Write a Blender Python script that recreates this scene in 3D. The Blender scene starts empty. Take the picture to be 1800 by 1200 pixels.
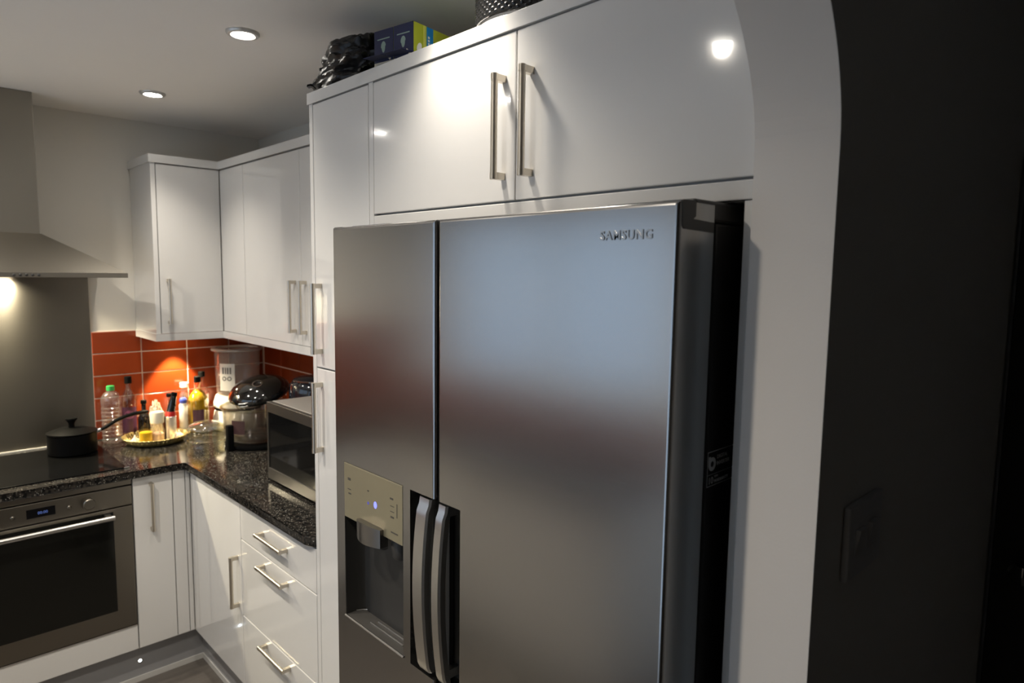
import bpy, bmesh, math, random
from mathutils import Vector, Matrix, noise
random.seed(7)
S = bpy.context.scene
COL = S.collection
PI = math.pi

# ------------------------------------------------------------------ camera
CAM = Vector((-.8974, -1.7772, 1.6892))
YAW, PITCH, ROLL, FPX = .7647, -.1015, .0137, 1165.6
fw = Vector((math.sin(YAW)*math.cos(PITCH), math.cos(YAW)*math.cos(PITCH), math.sin(PITCH)))
rt = Vector((math.cos(YAW), -math.sin(YAW), 0)); up = rt.cross(fw)
r2 = rt*math.cos(ROLL)+up*math.sin(ROLL); u2 = -rt*math.sin(ROLL)+up*math.cos(ROLL)
cd = bpy.data.cameras.new('camera'); cam = bpy.data.objects.new('camera', cd); COL.objects.link(cam)
cd.sensor_width = 36; cd.lens = 36*FPX/1800; cd.clip_start = .02; cd.clip_end = 60
m = Matrix((r2, u2, -fw)).transposed().to_4x4(); m.translation = CAM
cam.matrix_world = m
cd.dof.use_dof = True; cd.dof.focus_distance = 1.45; cd.dof.aperture_fstop = 4.5
S.camera = cam

# ------------------------------------------------------------------ world (dusk sky outside the window)
W = bpy.data.worlds.new('world'); S.world = W; W.use_nodes = True
W.node_tree.nodes['Background'].inputs[0].default_value = (.62, .78, 1.0, 1)
W.node_tree.nodes['Background'].inputs[1].default_value = .78
S.view_settings.view_transform = 'Standard'; S.view_settings.look = 'None'
S.view_settings.gamma = 1; S.view_settings.use_curve_mapping = False
S.view_settings.exposure = 0.9
SPOT_W, SPOT_W2 = 13.5, 35.0      # row over the units, row on the window side

# ------------------------------------------------------------------ main dimensions (metres)
XW, YB, H = .587, 1.69, 2.3665          # right wall, back wall, ceiling
XL = -1.8                               # left wall
T0 = -.016                              # far side of the tall run
YF = 1.0824                             # door fronts of the run on the back wall
ZW, ZWB, ZP = .9033, .8735, .165        # worktop top / underside, bottom of base doors
XU, YU, UL = .265, 1.375, -.0227        # wall cabinet fronts
ZU0, ZU1 = 1.4066, 2.1418
JX, AY0, AY1 = -.033, -1.452, -1.342    # arch jamb and wall faces
OC = -.511                              # centre of oven, hob and hood

# ------------------------------------------------------------------ materials
MATS = {}
def nodes(name):
    mt = bpy.data.materials.new(name); mt.use_nodes = True
    nt = mt.node_tree; b = nt.nodes['Principled BSDF']; MATS[name] = mt
    return mt, nt, b
def setb(b, **k):
    for a, v in k.items():
        b.inputs[a.replace('_', ' ')].default_value = v
def mat(name, col, rough=.5, metal=0., coat=0., var=0., scale=8., bump=0., bscale=200., stretch=(1, 1, 1), emis=None, estr=0., spec=None, rvar=0.):
    mt, nt, b = nodes(name)
    c = (*col, 1)
    setb(b, Base_Color=c, Roughness=rough, Metallic=metal, Coat_Weight=coat, Coat_Roughness=.03)
    if spec is not None: b.inputs['Specular IOR Level'].default_value = spec
    N, L = nt.nodes, nt.links
    if var or bump or rvar:
        tc = N.new('ShaderNodeTexCoord'); mp = N.new('ShaderNodeMapping'); mp.inputs['Scale'].default_value = stretch
        L.new(tc.outputs['Object'], mp.inputs[0])
    if var or rvar:
        nz = N.new('ShaderNodeTexNoise'); nz.inputs['Scale'].default_value = scale; nz.inputs['Detail'].default_value = 4
        L.new(mp.outputs[0], nz.inputs[0])
    if var:
        mx = N.new('ShaderNodeMix'); mx.data_type = 'RGBA'
        mx.inputs[6].default_value = tuple(x*(1-var) for x in col)+(1,)
        mx.inputs[7].default_value = tuple(min(1, x*(1+var)) for x in col)+(1,)
        L.new(nz.outputs[0], mx.inputs[0]); L.new(mx.outputs[2], b.inputs['Base Color'])
    if rvar:
        mr = N.new('ShaderNodeMapRange'); mr.inputs[3].default_value = max(0, rough-rvar); mr.inputs[4].default_value = rough+rvar
        L.new(nz.outputs[0], mr.inputs[0]); L.new(mr.outputs[0], b.inputs['Roughness'])
    if bump:
        n2 = N.new('ShaderNodeTexNoise'); n2.inputs['Scale'].default_value = bscale; n2.inputs['Detail'].default_value = 2
        L.new(mp.outputs[0], n2.inputs[0])
        bp = N.new('ShaderNodeBump'); bp.inputs['Strength'].default_value = bump; bp.inputs['Distance'].default_value = .002
        L.new(n2.outputs[0], bp.inputs['Height']); L.new(bp.outputs[0], b.inputs['Normal'])
    if emis:
        setb(b, Emission_Color=(*emis, 1), Emission_Strength=estr)
    return mt
def thin_glass(name, tint, refl=.12, haze=0., rough=.03):
    """pane / vessel wall: see-through tint with a fresnel gloss"""
    mt, nt, b = nodes(name); N, L = nt.nodes, nt.links
    out = N['Material Output']; N.remove(b)
    tr = N.new('ShaderNodeBsdfTransparent'); tr.inputs[0].default_value = (*tint, 1)
    gl = N.new('ShaderNodeBsdfGlossy'); gl.inputs[0].default_value = (1, 1, 1, 1); gl.inputs[1].default_value = rough
    df = N.new('ShaderNodeBsdfDiffuse'); df.inputs[0].default_value = (.8, .78, .75, 1)
    m0 = N.new('ShaderNodeMixShader'); m0.inputs[0].default_value = haze
    L.new(tr.outputs[0], m0.inputs[1]); L.new(df.outputs[0], m0.inputs[2])
    fr = N.new('ShaderNodeLayerWeight'); fr.inputs[0].default_value = .5
    pw = N.new('ShaderNodeMath'); pw.operation = 'POWER'; pw.inputs[1].default_value = 3.5; L.new(fr.outputs['Facing'], pw.inputs[0])
    ad = N.new('ShaderNodeMath'); ad.operation = 'MULTIPLY_ADD'; ad.inputs[1].default_value = .7; ad.inputs[2].default_value = refl*.3
    L.new(pw.outputs[0], ad.inputs[0])
    mx = N.new('ShaderNodeMixShader'); L.new(ad.outputs[0], mx.inputs[0]); L.new(m0.outputs[0], mx.inputs[1]); L.new(gl.outputs[0], mx.inputs[2])
    L.new(mx.outputs[0], out.inputs[0])
    return mt

mat('ceiling_paint', (.90, .87, .83), .85, var=.02, scale=3)
mat('wall_paint', (.70, .67, .61), .8, var=.03, scale=3, bump=.05, bscale=300)
mat('arch_paint', (.70, .65, .60), .8, var=.04, scale=4, bump=.08, bscale=220)
mat('hall_shade_paint', (.50, .49, .47), .85, var=.04, scale=3)  # white-ish paint turned mid grey, so the hall's shade sits in the colour
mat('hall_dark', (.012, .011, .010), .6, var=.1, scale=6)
mat('white_gloss', (.67, .66, .645), .10, coat=.6, var=.01, scale=2)
mat('white_carcass', (.70, .69, .67), .35)
mat('plinth_gloss', (.30, .30, .31), .14, coat=.3)
mat('plinth_pale', (.55, .54, .52), .4)
mat('steel', (.52, .51, .49), .30, metal=1, rvar=.05, scale=40, stretch=(1, 1, 14), bump=.02, bscale=500)
mat('fridge_steel', (.34, .335, .33), .22, metal=1, rvar=.025, scale=60, stretch=(1, .15, 6))
mat('hood_steel', (.30, .28, .245), .37, metal=1, rvar=.05, scale=60, stretch=(1, 1, 10))
mat('splash_steel', (.22, .205, .18), .34, metal=1, rvar=.02, scale=30, stretch=(20, 1, 1))
mat('oven_steel', (.22, .20, .17), .34, metal=1, rvar=.05, scale=60, stretch=(1, 1, 10))
mat('handle_nickel', (.60, .55, .47), .32, metal=1)
mat('chrome', (.8, .8, .8), .08, metal=1)
mat('fridge_side', (.10, .09, .08), .35, metal=.6)
mat('fridge_dark', (.025, .024, .023), .45)
mat('fridge_grey', (.05, .047, .043), .5)
mat('lever_steel', (.22, .21, .20), .3, metal=1)
mat('cavity_black', (.02, .019, .017), .3)
mat('panel_champagne', (.36, .325, .225), .35, metal=.7, var=.04, scale=10)
mat('mark_dark', (.06, .055, .045), .6)
mat('mark_grey', (.9, .9, .9), .5)
mat('ring_grey', (.02, .02, .02), .4)
mat('logo_grey', (.31, .31, .31), .32, metal=1)
mat('blue_led', (.05, .06, .3), .4, emis=(.16, .18, 1.0), estr=1.2)
mat('blue_led_dim', (.05, .06, .3), .4, emis=(.2, .18, .8), estr=.12)
mat('oven_led', (.05, .08, .2), .4, emis=(.12, .2, .6), estr=.25)
mat('black_glass', (.006, .006, .006), .06, spec=.35)
mat('hob_glass', (.004, .004, .004), .09, spec=.14)
mat('oven_glass', (.006, .006, .005), .08, spec=.3)
mat('black_plastic', (.005, .005, .005), .5, spec=.03)
mat('black_gloss', (.006, .006, .006), .06, coat=.8)
mat('pan_black', (.004, .004, .004), .4, spec=.08)
mat('rubber', (.02, .02, .02), .7)
mat('grout', (.66, .55, .46), .8)
mat('sealant', (.75, .73, .68), .4)
mat('bulb', (1, 1, 1), .5, emis=(1, .95, .86), estr=45.)
mat('puck_lens', (1, 1, 1), .5, emis=(1, .85, .62), estr=20.)
mat('plinth_led', (1, 1, 1), .5, emis=(.75, .9, 1), estr=9.)
mat('bezel', (.62, .61, .59), .35, metal=.5)
mat('floor_wood', (.11, .097, .085), .35, var=.35, scale=6, stretch=(1, 12, 1), rvar=.06)
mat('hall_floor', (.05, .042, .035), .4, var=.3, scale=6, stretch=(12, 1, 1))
mat('bin_bag', (.005, .005, .006), .34, spec=.3, bump=.15, bscale=60)
mat('navy_card', (.008, .012, .055), .5, var=.15, scale=20)
mat('card_inside', (.62, .56, .44), .8)
mat('lime_card', (.40, .46, .03), .5, var=.08, scale=20)
mat('lime_pale', (.60, .62, .12), .5)
mat('blue_card', (.01, .22, .55), .5)
mat('print_white', (.80, .82, .80), .6)
mat('leaf_grey', (.22, .30, .26), .6)
mat('drum_black', (.008, .008, .008), .26)
mat('green_cap', (.03, .30, .07), .4)
mat('blue_cap', (.05, .08, .45), .3)
mat('red_plastic', (.40, .02, .02), .3)
mat('purple_label', (.05, .012, .036), .5, var=.2, scale=30)
mat('purple_pale', (.16, .045, .11), .5)
mat('label_pale', (.72, .70, .66), .6)
mat('label_grey', (.16, .155, .15), .7)
mat('white_plastic', (.78, .77, .73), .35)
mat('cream_cap', (.75, .68, .52), .5)
mat('tray_gold', (.62, .50, .22), .32, metal=.8, var=.15, scale=30)
mat('mill_steel', (.72, .70, .68), .35, metal=.7)
mat('yellow_fill', (.75, .42, .01), .4)
mat('salt_pink', (.62, .40, .26), .8, var=.2, scale=90)
mat('sauce_brown', (.06, .022, .008), .15)
mat('soy_black', (.008, .006, .005), .12)
mat('garlic', (.68, .60, .52), .6, var=.12, scale=40)
mat('packet_film', (.66, .58, .48), .3, var=.1, scale=25)
mat('maroon', (.035, .012, .012), .5)
mat('screen_black', (.004, .004, .005), .1)
mat('switch_white', (.44, .44, .45), .4)
mat('window_white', (.75, .75, .74), .35)
mat('micro_silver', (.20, .19, .175), .32, metal=.9)
mat('micro_top', (.45, .43, .40), .35, metal=.6)
mat('pot_dark', (.012, .014, .02), .1, coat=.5)
mat('oil_gold', (.34, .22, .012), .08, coat=.4)
thin_glass('glass_clear', (.93, .95, .94))
thin_glass('glass_bottle', (.84, .82, .80), .4)
thin_glass('pet_clear', (.88, .86, .85), .3, haze=.06, rough=.06)
thin_glass('glass_amber', (.92, .90, .72), .25)
thin_glass('steamer_clear', (.85, .79, .75), .18, haze=.15, rough=.12)
thin_glass('steamer_rim', (.8, .76, .72), .3, haze=.42, rough=.12)
thin_glass('bowl_glass', (.84, .82, .78), .28, haze=.01)
thin_glass('dish_glass', (.90, .88, .74), .6, haze=.05)
thin_glass('window_glass', (.95, .97, .98), .1)

def granite():
    mt, nt, b = nodes('granite'); N, L = nt.nodes, nt.links
    tc = N.new('ShaderNodeTexCoord')
    vo = N.new('ShaderNodeTexVoronoi'); vo.inputs['Scale'].default_value = 290
    L.new(tc.outputs['Object'], vo.inputs['Vector'])
    sep = N.new('ShaderNodeSeparateColor'); L.new(vo.outputs['Color'], sep.inputs[0])
    gt = N.new('ShaderNodeMath'); gt.operation = 'GREATER_THAN'; gt.inputs[1].default_value = .86; L.new(sep.outputs[0], gt.inputs[0])
    lt = N.new('ShaderNodeMath'); lt.operation = 'LESS_THAN'; lt.inputs[1].default_value = .34; L.new(vo.outputs['Distance'], lt.inputs[0])
    mu = N.new('ShaderNodeMath'); mu.operation = 'MULTIPLY'; L.new(gt.outputs[0], mu.inputs[0]); L.new(lt.outputs[0], mu.inputs[1])
    nz = N.new('ShaderNodeTexNoise'); nz.inputs['Scale'].default_value = 90; nz.inputs['Detail'].default_value = 5; L.new(tc.outputs['Object'], nz.inputs[0])
    cr = N.new('ShaderNodeValToRGB'); cr.color_ramp.elements[0].position = .42; cr.color_ramp.elements[0].color = (.006, .006, .006, 1)
    cr.color_ramp.elements[1].position = .75; cr.color_ramp.elements[1].color = (.05, .043, .036, 1); L.new(nz.outputs[0], cr.inputs[0])
    mx = N.new('ShaderNodeMix'); mx.data_type = 'RGBA'; L.new(mu.outputs[0], mx.inputs[0]); L.new(cr.outputs[0], mx.inputs[6]); mx.inputs[7].default_value = (.36, .345, .31, 1)
    L.new(mx.outputs[2], b.inputs['Base Color']); setb(b, Roughness=.12); b.inputs['Specular IOR Level'].default_value = .35
granite()
def tile_mat():
    mt, nt, b = nodes('tile_red'); N, L = nt.nodes, nt.links
    oi = N.new('ShaderNodeObjectInfo'); tc = N.new('ShaderNodeTexCoord')
    nz = N.new('ShaderNodeTexNoise'); nz.inputs['Scale'].default_value = 14; nz.inputs['Detail'].default_value = 4; L.new(tc.outputs['Object'], nz.inputs[0])
    ad = N.new('ShaderNodeMath'); ad.operation = 'MULTIPLY_ADD'; ad.inputs[1].default_value = .5; L.new(oi.outputs['Random'], ad.inputs[0])
    sc = N.new('ShaderNodeMath'); sc.operation = 'MULTIPLY'; sc.inputs[1].default_value = .5; L.new(nz.outputs[0], sc.inputs[0]); L.new(sc.outputs[0], ad.inputs[2])
    mx = N.new('ShaderNodeMix'); mx.data_type = 'RGBA'; L.new(ad.outputs[0], mx.inputs[0])
    mx.inputs[6].default_value = (.16, .021, .005, 1); mx.inputs[7].default_value = (.24, .038, .007, 1)
    L.new(mx.outputs[2], b.inputs['Base Color']); setb(b, Roughness=.16)
tile_mat()

def brushed(name, aniso, rot, axis='Z'):
    nt = MATS[name].node_tree; b = nt.nodes['Principled BSDF']; tg = nt.nodes.new('ShaderNodeTangent'); tg.direction_type = 'RADIAL'; tg.axis = axis
    nt.links.new(tg.outputs[0], b.inputs['Tangent']); setb(b, Anisotropic=aniso, Anisotropic_Rotation=rot)
brushed('splash_steel', .7, .25)

# ------------------------------------------------------------------ helpers
WORLD = {}
def place(o, loc): WORLD[o.name] = Vector(loc)
def obj(name, bm, mt, parent=None, origin=None, smooth=False, uv=None):
    me = bpy.data.meshes.new(name); bmesh.ops.recalc_face_normals(bm, faces=bm.faces[:])
    bm.to_mesh(me); bm.free()
    return link(name, me, mt, parent, origin, smooth)
def link(name, me, mt, parent=None, origin=None, smooth=False):
    o = bpy.data.objects.new(name, me); COL.objects.link(o)
    if parent is not None:
        w = WORLD[parent.name]; o.parent = parent; me.transform(Matrix.Translation(-w)); place(o, w)
    else:
        if origin is None:
            c = [v.co for v in me.vertices]
            origin = ((min(v.x for v in c)+max(v.x for v in c))/2, (min(v.y for v in c)+max(v.y for v in c))/2, min(v.z for v in c))
        me.transform(Matrix.Translation(-Vector(origin))); o.location = origin; place(o, origin)
    if mt: me.materials.append(MATS[mt])
    if smooth == 30: smooth = False        # bevelled flat panels stay flat so that they mirror cleanly
    if smooth:
        for p in me.polygons: p.use_smooth = True
        if smooth != 'all':
            try: me.set_sharp_from_angle(angle=math.radians(smooth if smooth is not True else 40))
            except Exception: pass
    return o
def thing(name, label, cat, loc, group=None):
    o = bpy.data.objects.new(name, None); COL.objects.link(o); o.location = loc; place(o, loc); o.empty_display_size = .05
    return tag(o, label, cat, group)
def tag(o, label, cat, group=None):
    o['label'] = label; o['category'] = cat
    if group: o['group'] = group
    return o
def struct(o, label=None):
    o['kind'] = 'structure'
    if label: o['label'] = label
    return o
def part(o, label): o['label'] = label; return o
def box(bm, x0, x1, y0, y1, z0, z1, bev=0, seg=2):
    if x0 > x1: x0, x1 = x1, x0
    if y0 > y1: y0, y1 = y1, y0
    if z0 > z1: z0, z1 = z1, z0
    vs = [bm.verts.new((x, y, z)) for z in (z0, z1) for y in (y0, y1) for x in (x0, x1)]
    fs = [bm.faces.new([vs[i] for i in q]) for q in ((0, 2, 3, 1), (4, 5, 7, 6), (0, 1, 5, 4), (1, 3, 7, 5), (3, 2, 6, 7), (2, 0, 4, 6))]
    if bev:
        es = list({e for f in fs for e in f.edges})
        bmesh.ops.bevel(bm, geom=es, offset=bev, segments=seg, profile=.5, affect='EDGES', clamp_overlap=True)
    return bm
def B(*a, **k): return box(bmesh.new(), *a, **k)
def lathe(bm, prof, c, seg=32, mod=None, close=True, R=None):
    """profile of (r, z) about a vertical axis through c; mod(angle, r, z) -> r ; R optional 3x3 tilt"""
    rings = []
    for r, z in prof:
        ring = []
        n = 1 if r < 1e-6 else seg
        for i in range(n):
            a = 2*PI*i/seg; rr = mod(a, r, z) if mod and n > 1 else r
            v = Vector((rr*math.cos(a), rr*math.sin(a), z))
            if R: v = R @ v
            ring.append(bm.verts.new(v+Vector(c)))
        rings.append(ring)
    for a, b in zip(rings, rings[1:]):
        if len(a) == 1 and len(b) == 1: continue
        for i in range(seg):
            j = (i+1) % seg
            if len(a) == 1: bm.faces.new((a[0], b[i], b[j]))
            elif len(b) == 1: bm.faces.new((a[i], a[j], b[0]))
            else: bm.faces.new((a[i], a[j], b[j], b[i]))
    return bm
def LT(prof, c, **k): return lathe(bmesh.new(), prof, c, **k)
def tube(bm, pts, r, seg=12, flat=1.):
    pts = [Vector(p) for p in pts]; rings = []
    for i, p in enumerate(pts):
        d = (pts[min(i+1, len(pts)-1)]-pts[max(i-1, 0)]).normalized()
        a = d.cross(Vector((0, 0, 1)));
        if a.length < 1e-3: a = Vector((0, 1, 0))
        a.normalize(); b = d.cross(a).normalized()
        rr = r[i] if isinstance(r, (list, tuple)) else r
        rings.append([bm.verts.new(p+a*rr*math.cos(2*PI*k/seg)+b*rr*flat*math.sin(2*PI*k/seg)) for k in range(seg)])
    for a, b in zip(rings, rings[1:]):
        for k in range(seg): bm.faces.new((a[k], a[(k+1) % seg], b[(k+1) % seg], b[k]))
    bm.faces.new(rings[0][::-1]); bm.faces.new(rings[-1])
    return bm
def prism(bm, poly, axis, a0, a1):
    """extrude a 2D polygon along an axis ('x','y','z')"""
    def P(u, v, w): return {'z': (u, v, w), 'y': (u, w, v), 'x': (w, u, v)}[axis]
    A = [bm.verts.new(P(u, v, a0)) for u, v in poly]; Bv = [bm.verts.new(P(u, v, a1)) for u, v in poly]
    n = len(poly)
    for i in range(n): bm.faces.new((A[i], A[(i+1) % n], Bv[(i+1) % n], Bv[i]))
    bm.faces.new(A); bm.faces.new(Bv)
    return bm
def text(name, body, size, origin, right, upv, mt, parent, ext=.0006, bold=0., sx=1., align='LEFT', spacing=1.):
    cu = bpy.data.curves.new(name, 'FONT'); cu.body = body; cu.size = size; cu.extrude = ext; cu.offset = bold; cu.align_x = align; cu.space_character = spacing
    cu.resolution_u = 3
    t = bpy.data.objects.new(name, cu); COL.objects.link(t); bpy.context.view_layer.update()
    me = bpy.data.meshes.new_from_object(t.evaluated_get(bpy.context.evaluated_depsgraph_get()))
    bpy.data.objects.remove(t); bpy.data.curves.remove(cu)
    r = Vector(right); u = Vector(upv); n = r.cross(u)
    M = Matrix((r, u, n)).transposed().to_4x4() @ Matrix.Diagonal((sx, 1, 1, 1)); M.translation = Vector(origin)
    me.transform(M); me.name = name
    return link(name, me, mt, parent)
def handle(parent, a, b, out, mt='handle_nickel'):
    """round bar between a and b, held off the front by two square posts; out = unit vector away from the door, bar axis is .026 out"""
    a, b, out = Vector(a), Vector(b), Vector(out); d = (b-a).normalized(); s = d.cross(out)
    bm = bmesh.new()
    tube(bm, [a+out*.026-d*.0005, b+out*.026+d*.0005], .0066, 14)
    for p, sg in ((a, 1), (b, -1)):
        tube(bm, [p+out*.026, p+out*.026+d*sg*.012], .0074, 14)
        q0, q1 = p, p+d*sg*.013
        c = []
        for w in (q0, q1):
            for o_ in (0.0003, .027):
                for k in (-1, 1): c.append(bm.verts.new(w+out*o_+s*k*.0056))
        for q in ((0, 1, 3, 2), (4, 6, 7, 5), (0, 2, 6, 4), (1, 5, 7, 3), (0, 4, 5, 1), (2, 3, 7, 6)): bm.faces.new([c[i] for i in q])
    return obj('handle', bm, mt, parent, smooth=True)

# ------------------------------------------------------------------ room shell
o = struct(obj('floor', B(XL, XW, AY1, YB, -.05, 0), 'floor_wood'), 'dark brown wood floor of the kitchen')
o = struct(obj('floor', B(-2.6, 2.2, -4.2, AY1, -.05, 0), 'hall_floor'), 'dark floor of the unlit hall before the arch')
o = struct(obj('ceiling', B(XL-.1, XW+.1, AY1, YB+.1, H, H+.05), 'ceiling_paint'), 'pale painted kitchen ceiling')
o = struct(obj('ceiling', B(-2.6, 2.2, -4.2, AY1, H+.001, H+.05), 'hall_shade_paint'), 'unlit hall ceiling')
wall_back = struct(obj('wall_back', B(XL-.1, XW+.1, YB, YB+.1, 0, H), 'wall_paint'), 'cream painted wall behind the cooker hood')
wall_right = struct(obj('wall_right', B(XW, XW+.1, AY1, YB, 0, H), 'wall_paint'), 'painted wall behind the fridge run')
WY0, WY1, WZ0, WZ1 = -.30, 1.35, 1.105, 2.02
GY0, GY1, GZ1 = -1.27, -.47, 2.04      # glazed back door added out of view to let in more daylight
bm = bmesh.new()
for a in ((AY1, GY0, 0, H), (GY0, GY1, GZ1, H), (GY1, WY0, 0, H), (WY1, YB, 0, H), (WY0, WY1, 0, WZ0), (WY0, WY1, WZ1, H)): box(bm, XL-.1, XL, *a)
wall_left = struct(obj('wall_left', bm, 'wall_paint'), 'painted wall with the kitchen window')
win = struct(thing('window_1', 'white framed kitchen window over the sink side worktop', 'window', (XL-.05, (WY0+WY1)/2, WZ0)))
del win['category']
bm = bmesh.new()
for a in ((WY0, WY1, WZ0, WZ0+.05), (WY0, WY1, WZ1-.05, WZ1), (WY0, WY0+.05, WZ0+.05, WZ1-.05), (WY1-.05, WY1, WZ0+.05, WZ1-.05), (.49, .55, WZ0+.05, WZ1-.05)): box(bm, XL-.08, XL-.03, *a)
obj('window_frame', bm, 'window_white', win)
obj('pane', B(XL-.058, XL-.052, WY0+.05, .49, WZ0+.05, WZ1-.05), 'window_glass', win)
obj('pane', B(XL-.058, XL-.052, .55, WY1-.05, WZ0+.05, WZ1-.05), 'window_glass', win)
obj('window_sill', B(XL-.03, XL+.05, WY0-.03, WY1+.03, WZ0-.02, WZ0), 'window_white', win)
bd = thing('added_glazed_door', 'added unseen white glazed door letting daylight in beside the kitchen window', 'door', (XL-.05, (GY0+GY1)/2, 0)); del bd['category']; struct(bd)
bm = bmesh.new()
for a in ((GY0, GY0+.09, .005, GZ1), (GY1-.09, GY1, .005, GZ1), (GY0+.09, GY1-.09, GZ1-.10, GZ1), (GY0+.09, GY1-.09, .005, .16)): box(bm, XL-.08, XL-.03, *a)
obj('door_frame', bm, 'window_white', bd)
obj('pane', B(XL-.058, XL-.052, GY0+.09, GY1-.09, .16, GZ1-.10), 'window_glass', bd)
obj('door_handle', tube(bmesh.new(), [(XL-.03, GY1-.045, 1.02), (XL+.02, GY1-.045, 1.02), (XL+.02, GY1-.16, 1.02)], .008, 10), 'chrome', bd, smooth=True)
# arch wall
AX0 = JX-1.6; zc = 1.852; bb = .427
bm = bmesh.new()
# strips above and beside the opening keep the caps clean
box(bm, -2.6, AX0, AY0, AY1, 0, H); box(bm, JX, 2.2, AY0, AY1, 0, H)
pts = [(AX0, zc)]+[((JX+AX0)/2-.8*math.cos(PI*i/64), zc+bb*math.sin(PI*i/64)) for i in range(1, 64)]+[(JX, zc)]
for (xa, za), (xb, zb) in zip(pts, pts[1:]):
    v = [bm.verts.new((x, y, z)) for y in (AY0, AY1) for x, z in ((xa, za), (xb, zb), (xb, H), (xa, H))]
    bm.faces.new(v[:4]); bm.faces.new(v[4:][::-1]); bm.faces.new((v[0], v[1], v[5], v[4])); bm.faces.new((v[3], v[2], v[6], v[7]))
bmesh.ops.remove_doubles(bm, verts=bm.verts[:], dist=1e-5)
arch = obj('wall_arch', bm, 'arch_paint', origin=(0, 0, 0))
arch.data.materials.append(MATS['hall_shade_paint'])
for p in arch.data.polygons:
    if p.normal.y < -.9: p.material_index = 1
struct(arch, 'white archway wall, its hall face coloured darker for the shadow')
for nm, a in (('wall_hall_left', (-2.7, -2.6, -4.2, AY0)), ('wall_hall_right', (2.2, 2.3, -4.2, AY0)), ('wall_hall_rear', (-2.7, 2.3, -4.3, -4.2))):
    struct(obj(nm, B(*a, 0, H), 'hall_shade_paint'), 'unlit hall wall')

# ------------------------------------------------------------------ tiles
TW, TH, G = .203, .1021, .0048
def tile_mesh(w, h, axis):
    bm = bmesh.new()
    if axis == 'y': box(bm, -w/2, w/2, -.007, 0, -h/2, h/2, bev=.0012, seg=1)
    else: box(bm, -.007, 0, -w/2, w/2, -h/2, h/2, bev=.0012, seg=1)
    me = bpy.data.meshes.new('tile'); bmesh.ops.recalc_face_normals(bm, faces=bm.faces[:]); bm.to_mesh(me); bm.free(); me.materials.append(MATS['tile_red'])
    return me
TM = {}
def tile(parent, axis, pos, w, h, flip=False):
    k = (axis, round(w, 4), round(h, 4), flip)
    if k not in TM:
        TM[k] = tile_mesh(w, h, axis)
        if flip: TM[k].transform(Matrix.Rotation(PI, 4, 'Z'))
    t = bpy.data.objects.new('tile', TM[k]); COL.objects.link(t); t.parent = parent
    t.location = Vector(pos)-WORLD[parent.name]
rows = [(1.3013, 1.4025), (1.199, 1.3013), (1.0969, 1.199), (.9948, 1.0969), (ZW+.0005, .9948)]
SPX = -.2085
def span(parent, axis, fixed, a0, a1, start, flip=False):
    # tiles between a0 and a1 with joints at start + k*TW
    k = math.floor((a0-start)/TW)
    while start+k*TW < a1-1e-4:
        l, r = max(a0, start+k*TW), min(a1, start+(k+1)*TW)
        if r-l > .012:
            for z0, z1 in rows:
                w, h = r-l-G, z1-z0-G
                c = ((l+r)/2, (z0+z1)/2)
                pos = (c[0], fixed, c[1]) if axis == 'y' else (fixed, c[0], c[1])
                tile(parent, axis, pos, w, h, flip)
        k += 1
gro = obj('grout', B(SPX, XW-.001, YB-.0045, YB+.001, ZW+.0005, 1.4035), 'grout', wall_back)
span(wall_back, 'y', YB-.0005, SPX, XW-.008, -.0061)
obj('grout', B(XW-.0045, XW+.001, T0+.002, YB-.005, ZW+.0005, 1.4035), 'grout', wall_right)
span(wall_right, 'x', XW-.0005, T0+.002, YB-.008, 1.671)
SPL = 2*OC-SPX
obj('grout', B(XL+.001, SPL, YB-.0045, YB+.001, ZW+.0005, 1.4035), 'grout', wall_back)
span(wall_back, 'y', YB-.0005, XL+.008, SPL, SPL)
rows_all = rows; rows = [(.9948, 1.084), (ZW+.0005, .9948)]
obj('grout', B(XL-.001, XL+.0045, -.40, YB-.005, ZW+.0005, 1.0845), 'grout', wall_left)
span(wall_left, 'x', XL+.0005, -.40, YB-.008, 1.671, flip=True)
rows = rows_all

# ------------------------------------------------------------------ base units
def doorx(name, parent, y0, y1, z0, z1, x=0., mt='white_gloss', t=.019):
    return obj(name, B(x, x+t, y0, y1, z0, z1, bev=.0018), mt, parent, smooth=30)
def doory(name, parent, x0, x1, z0, z1, y, mt='white_gloss', t=.019):
    return obj(name, B(x0, x1, y, y+t, z0, z1, bev=.0018), mt, parent, smooth=30)
XO = (-1, 0, 0); YO = (0, -1, 0)
# drawer unit on the right run
u = thing('drawer_unit', 'white gloss three drawer base cabinet next to the tall larder', 'cabinet', (.3, .27, 0))
obj('body', B(.021, .58, T0+.004, .5545, ZP-.01, ZWB-.001), 'white_carcass', u)
for z0, z1, zh, ya, yb in ((.729, .868, .804, .175, .366), (.4415, .725, .691, .173, .364), (ZP, .4375, .408, .170, .360)):
    d = doorx('drawer', u, T0+.0025, .555, z0, z1)
    handle(d, (0, yb, zh), (0, ya, zh), XO)
# corner door unit on the right run
u = thing('corner_base_cabinet', 'white gloss base cabinet with one door in the worktop corner', 'cabinet', (.3, .82, 0))
obj('body', B(.021, .58, .5565, YF+.0005, ZP-.01, ZWB-.001), 'white_carcass', u)
d = doorx('door', u, .5585, YF-.003, ZP, .868); handle(d, (0, .590, .652), (0, .590, .459), XO)
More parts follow.
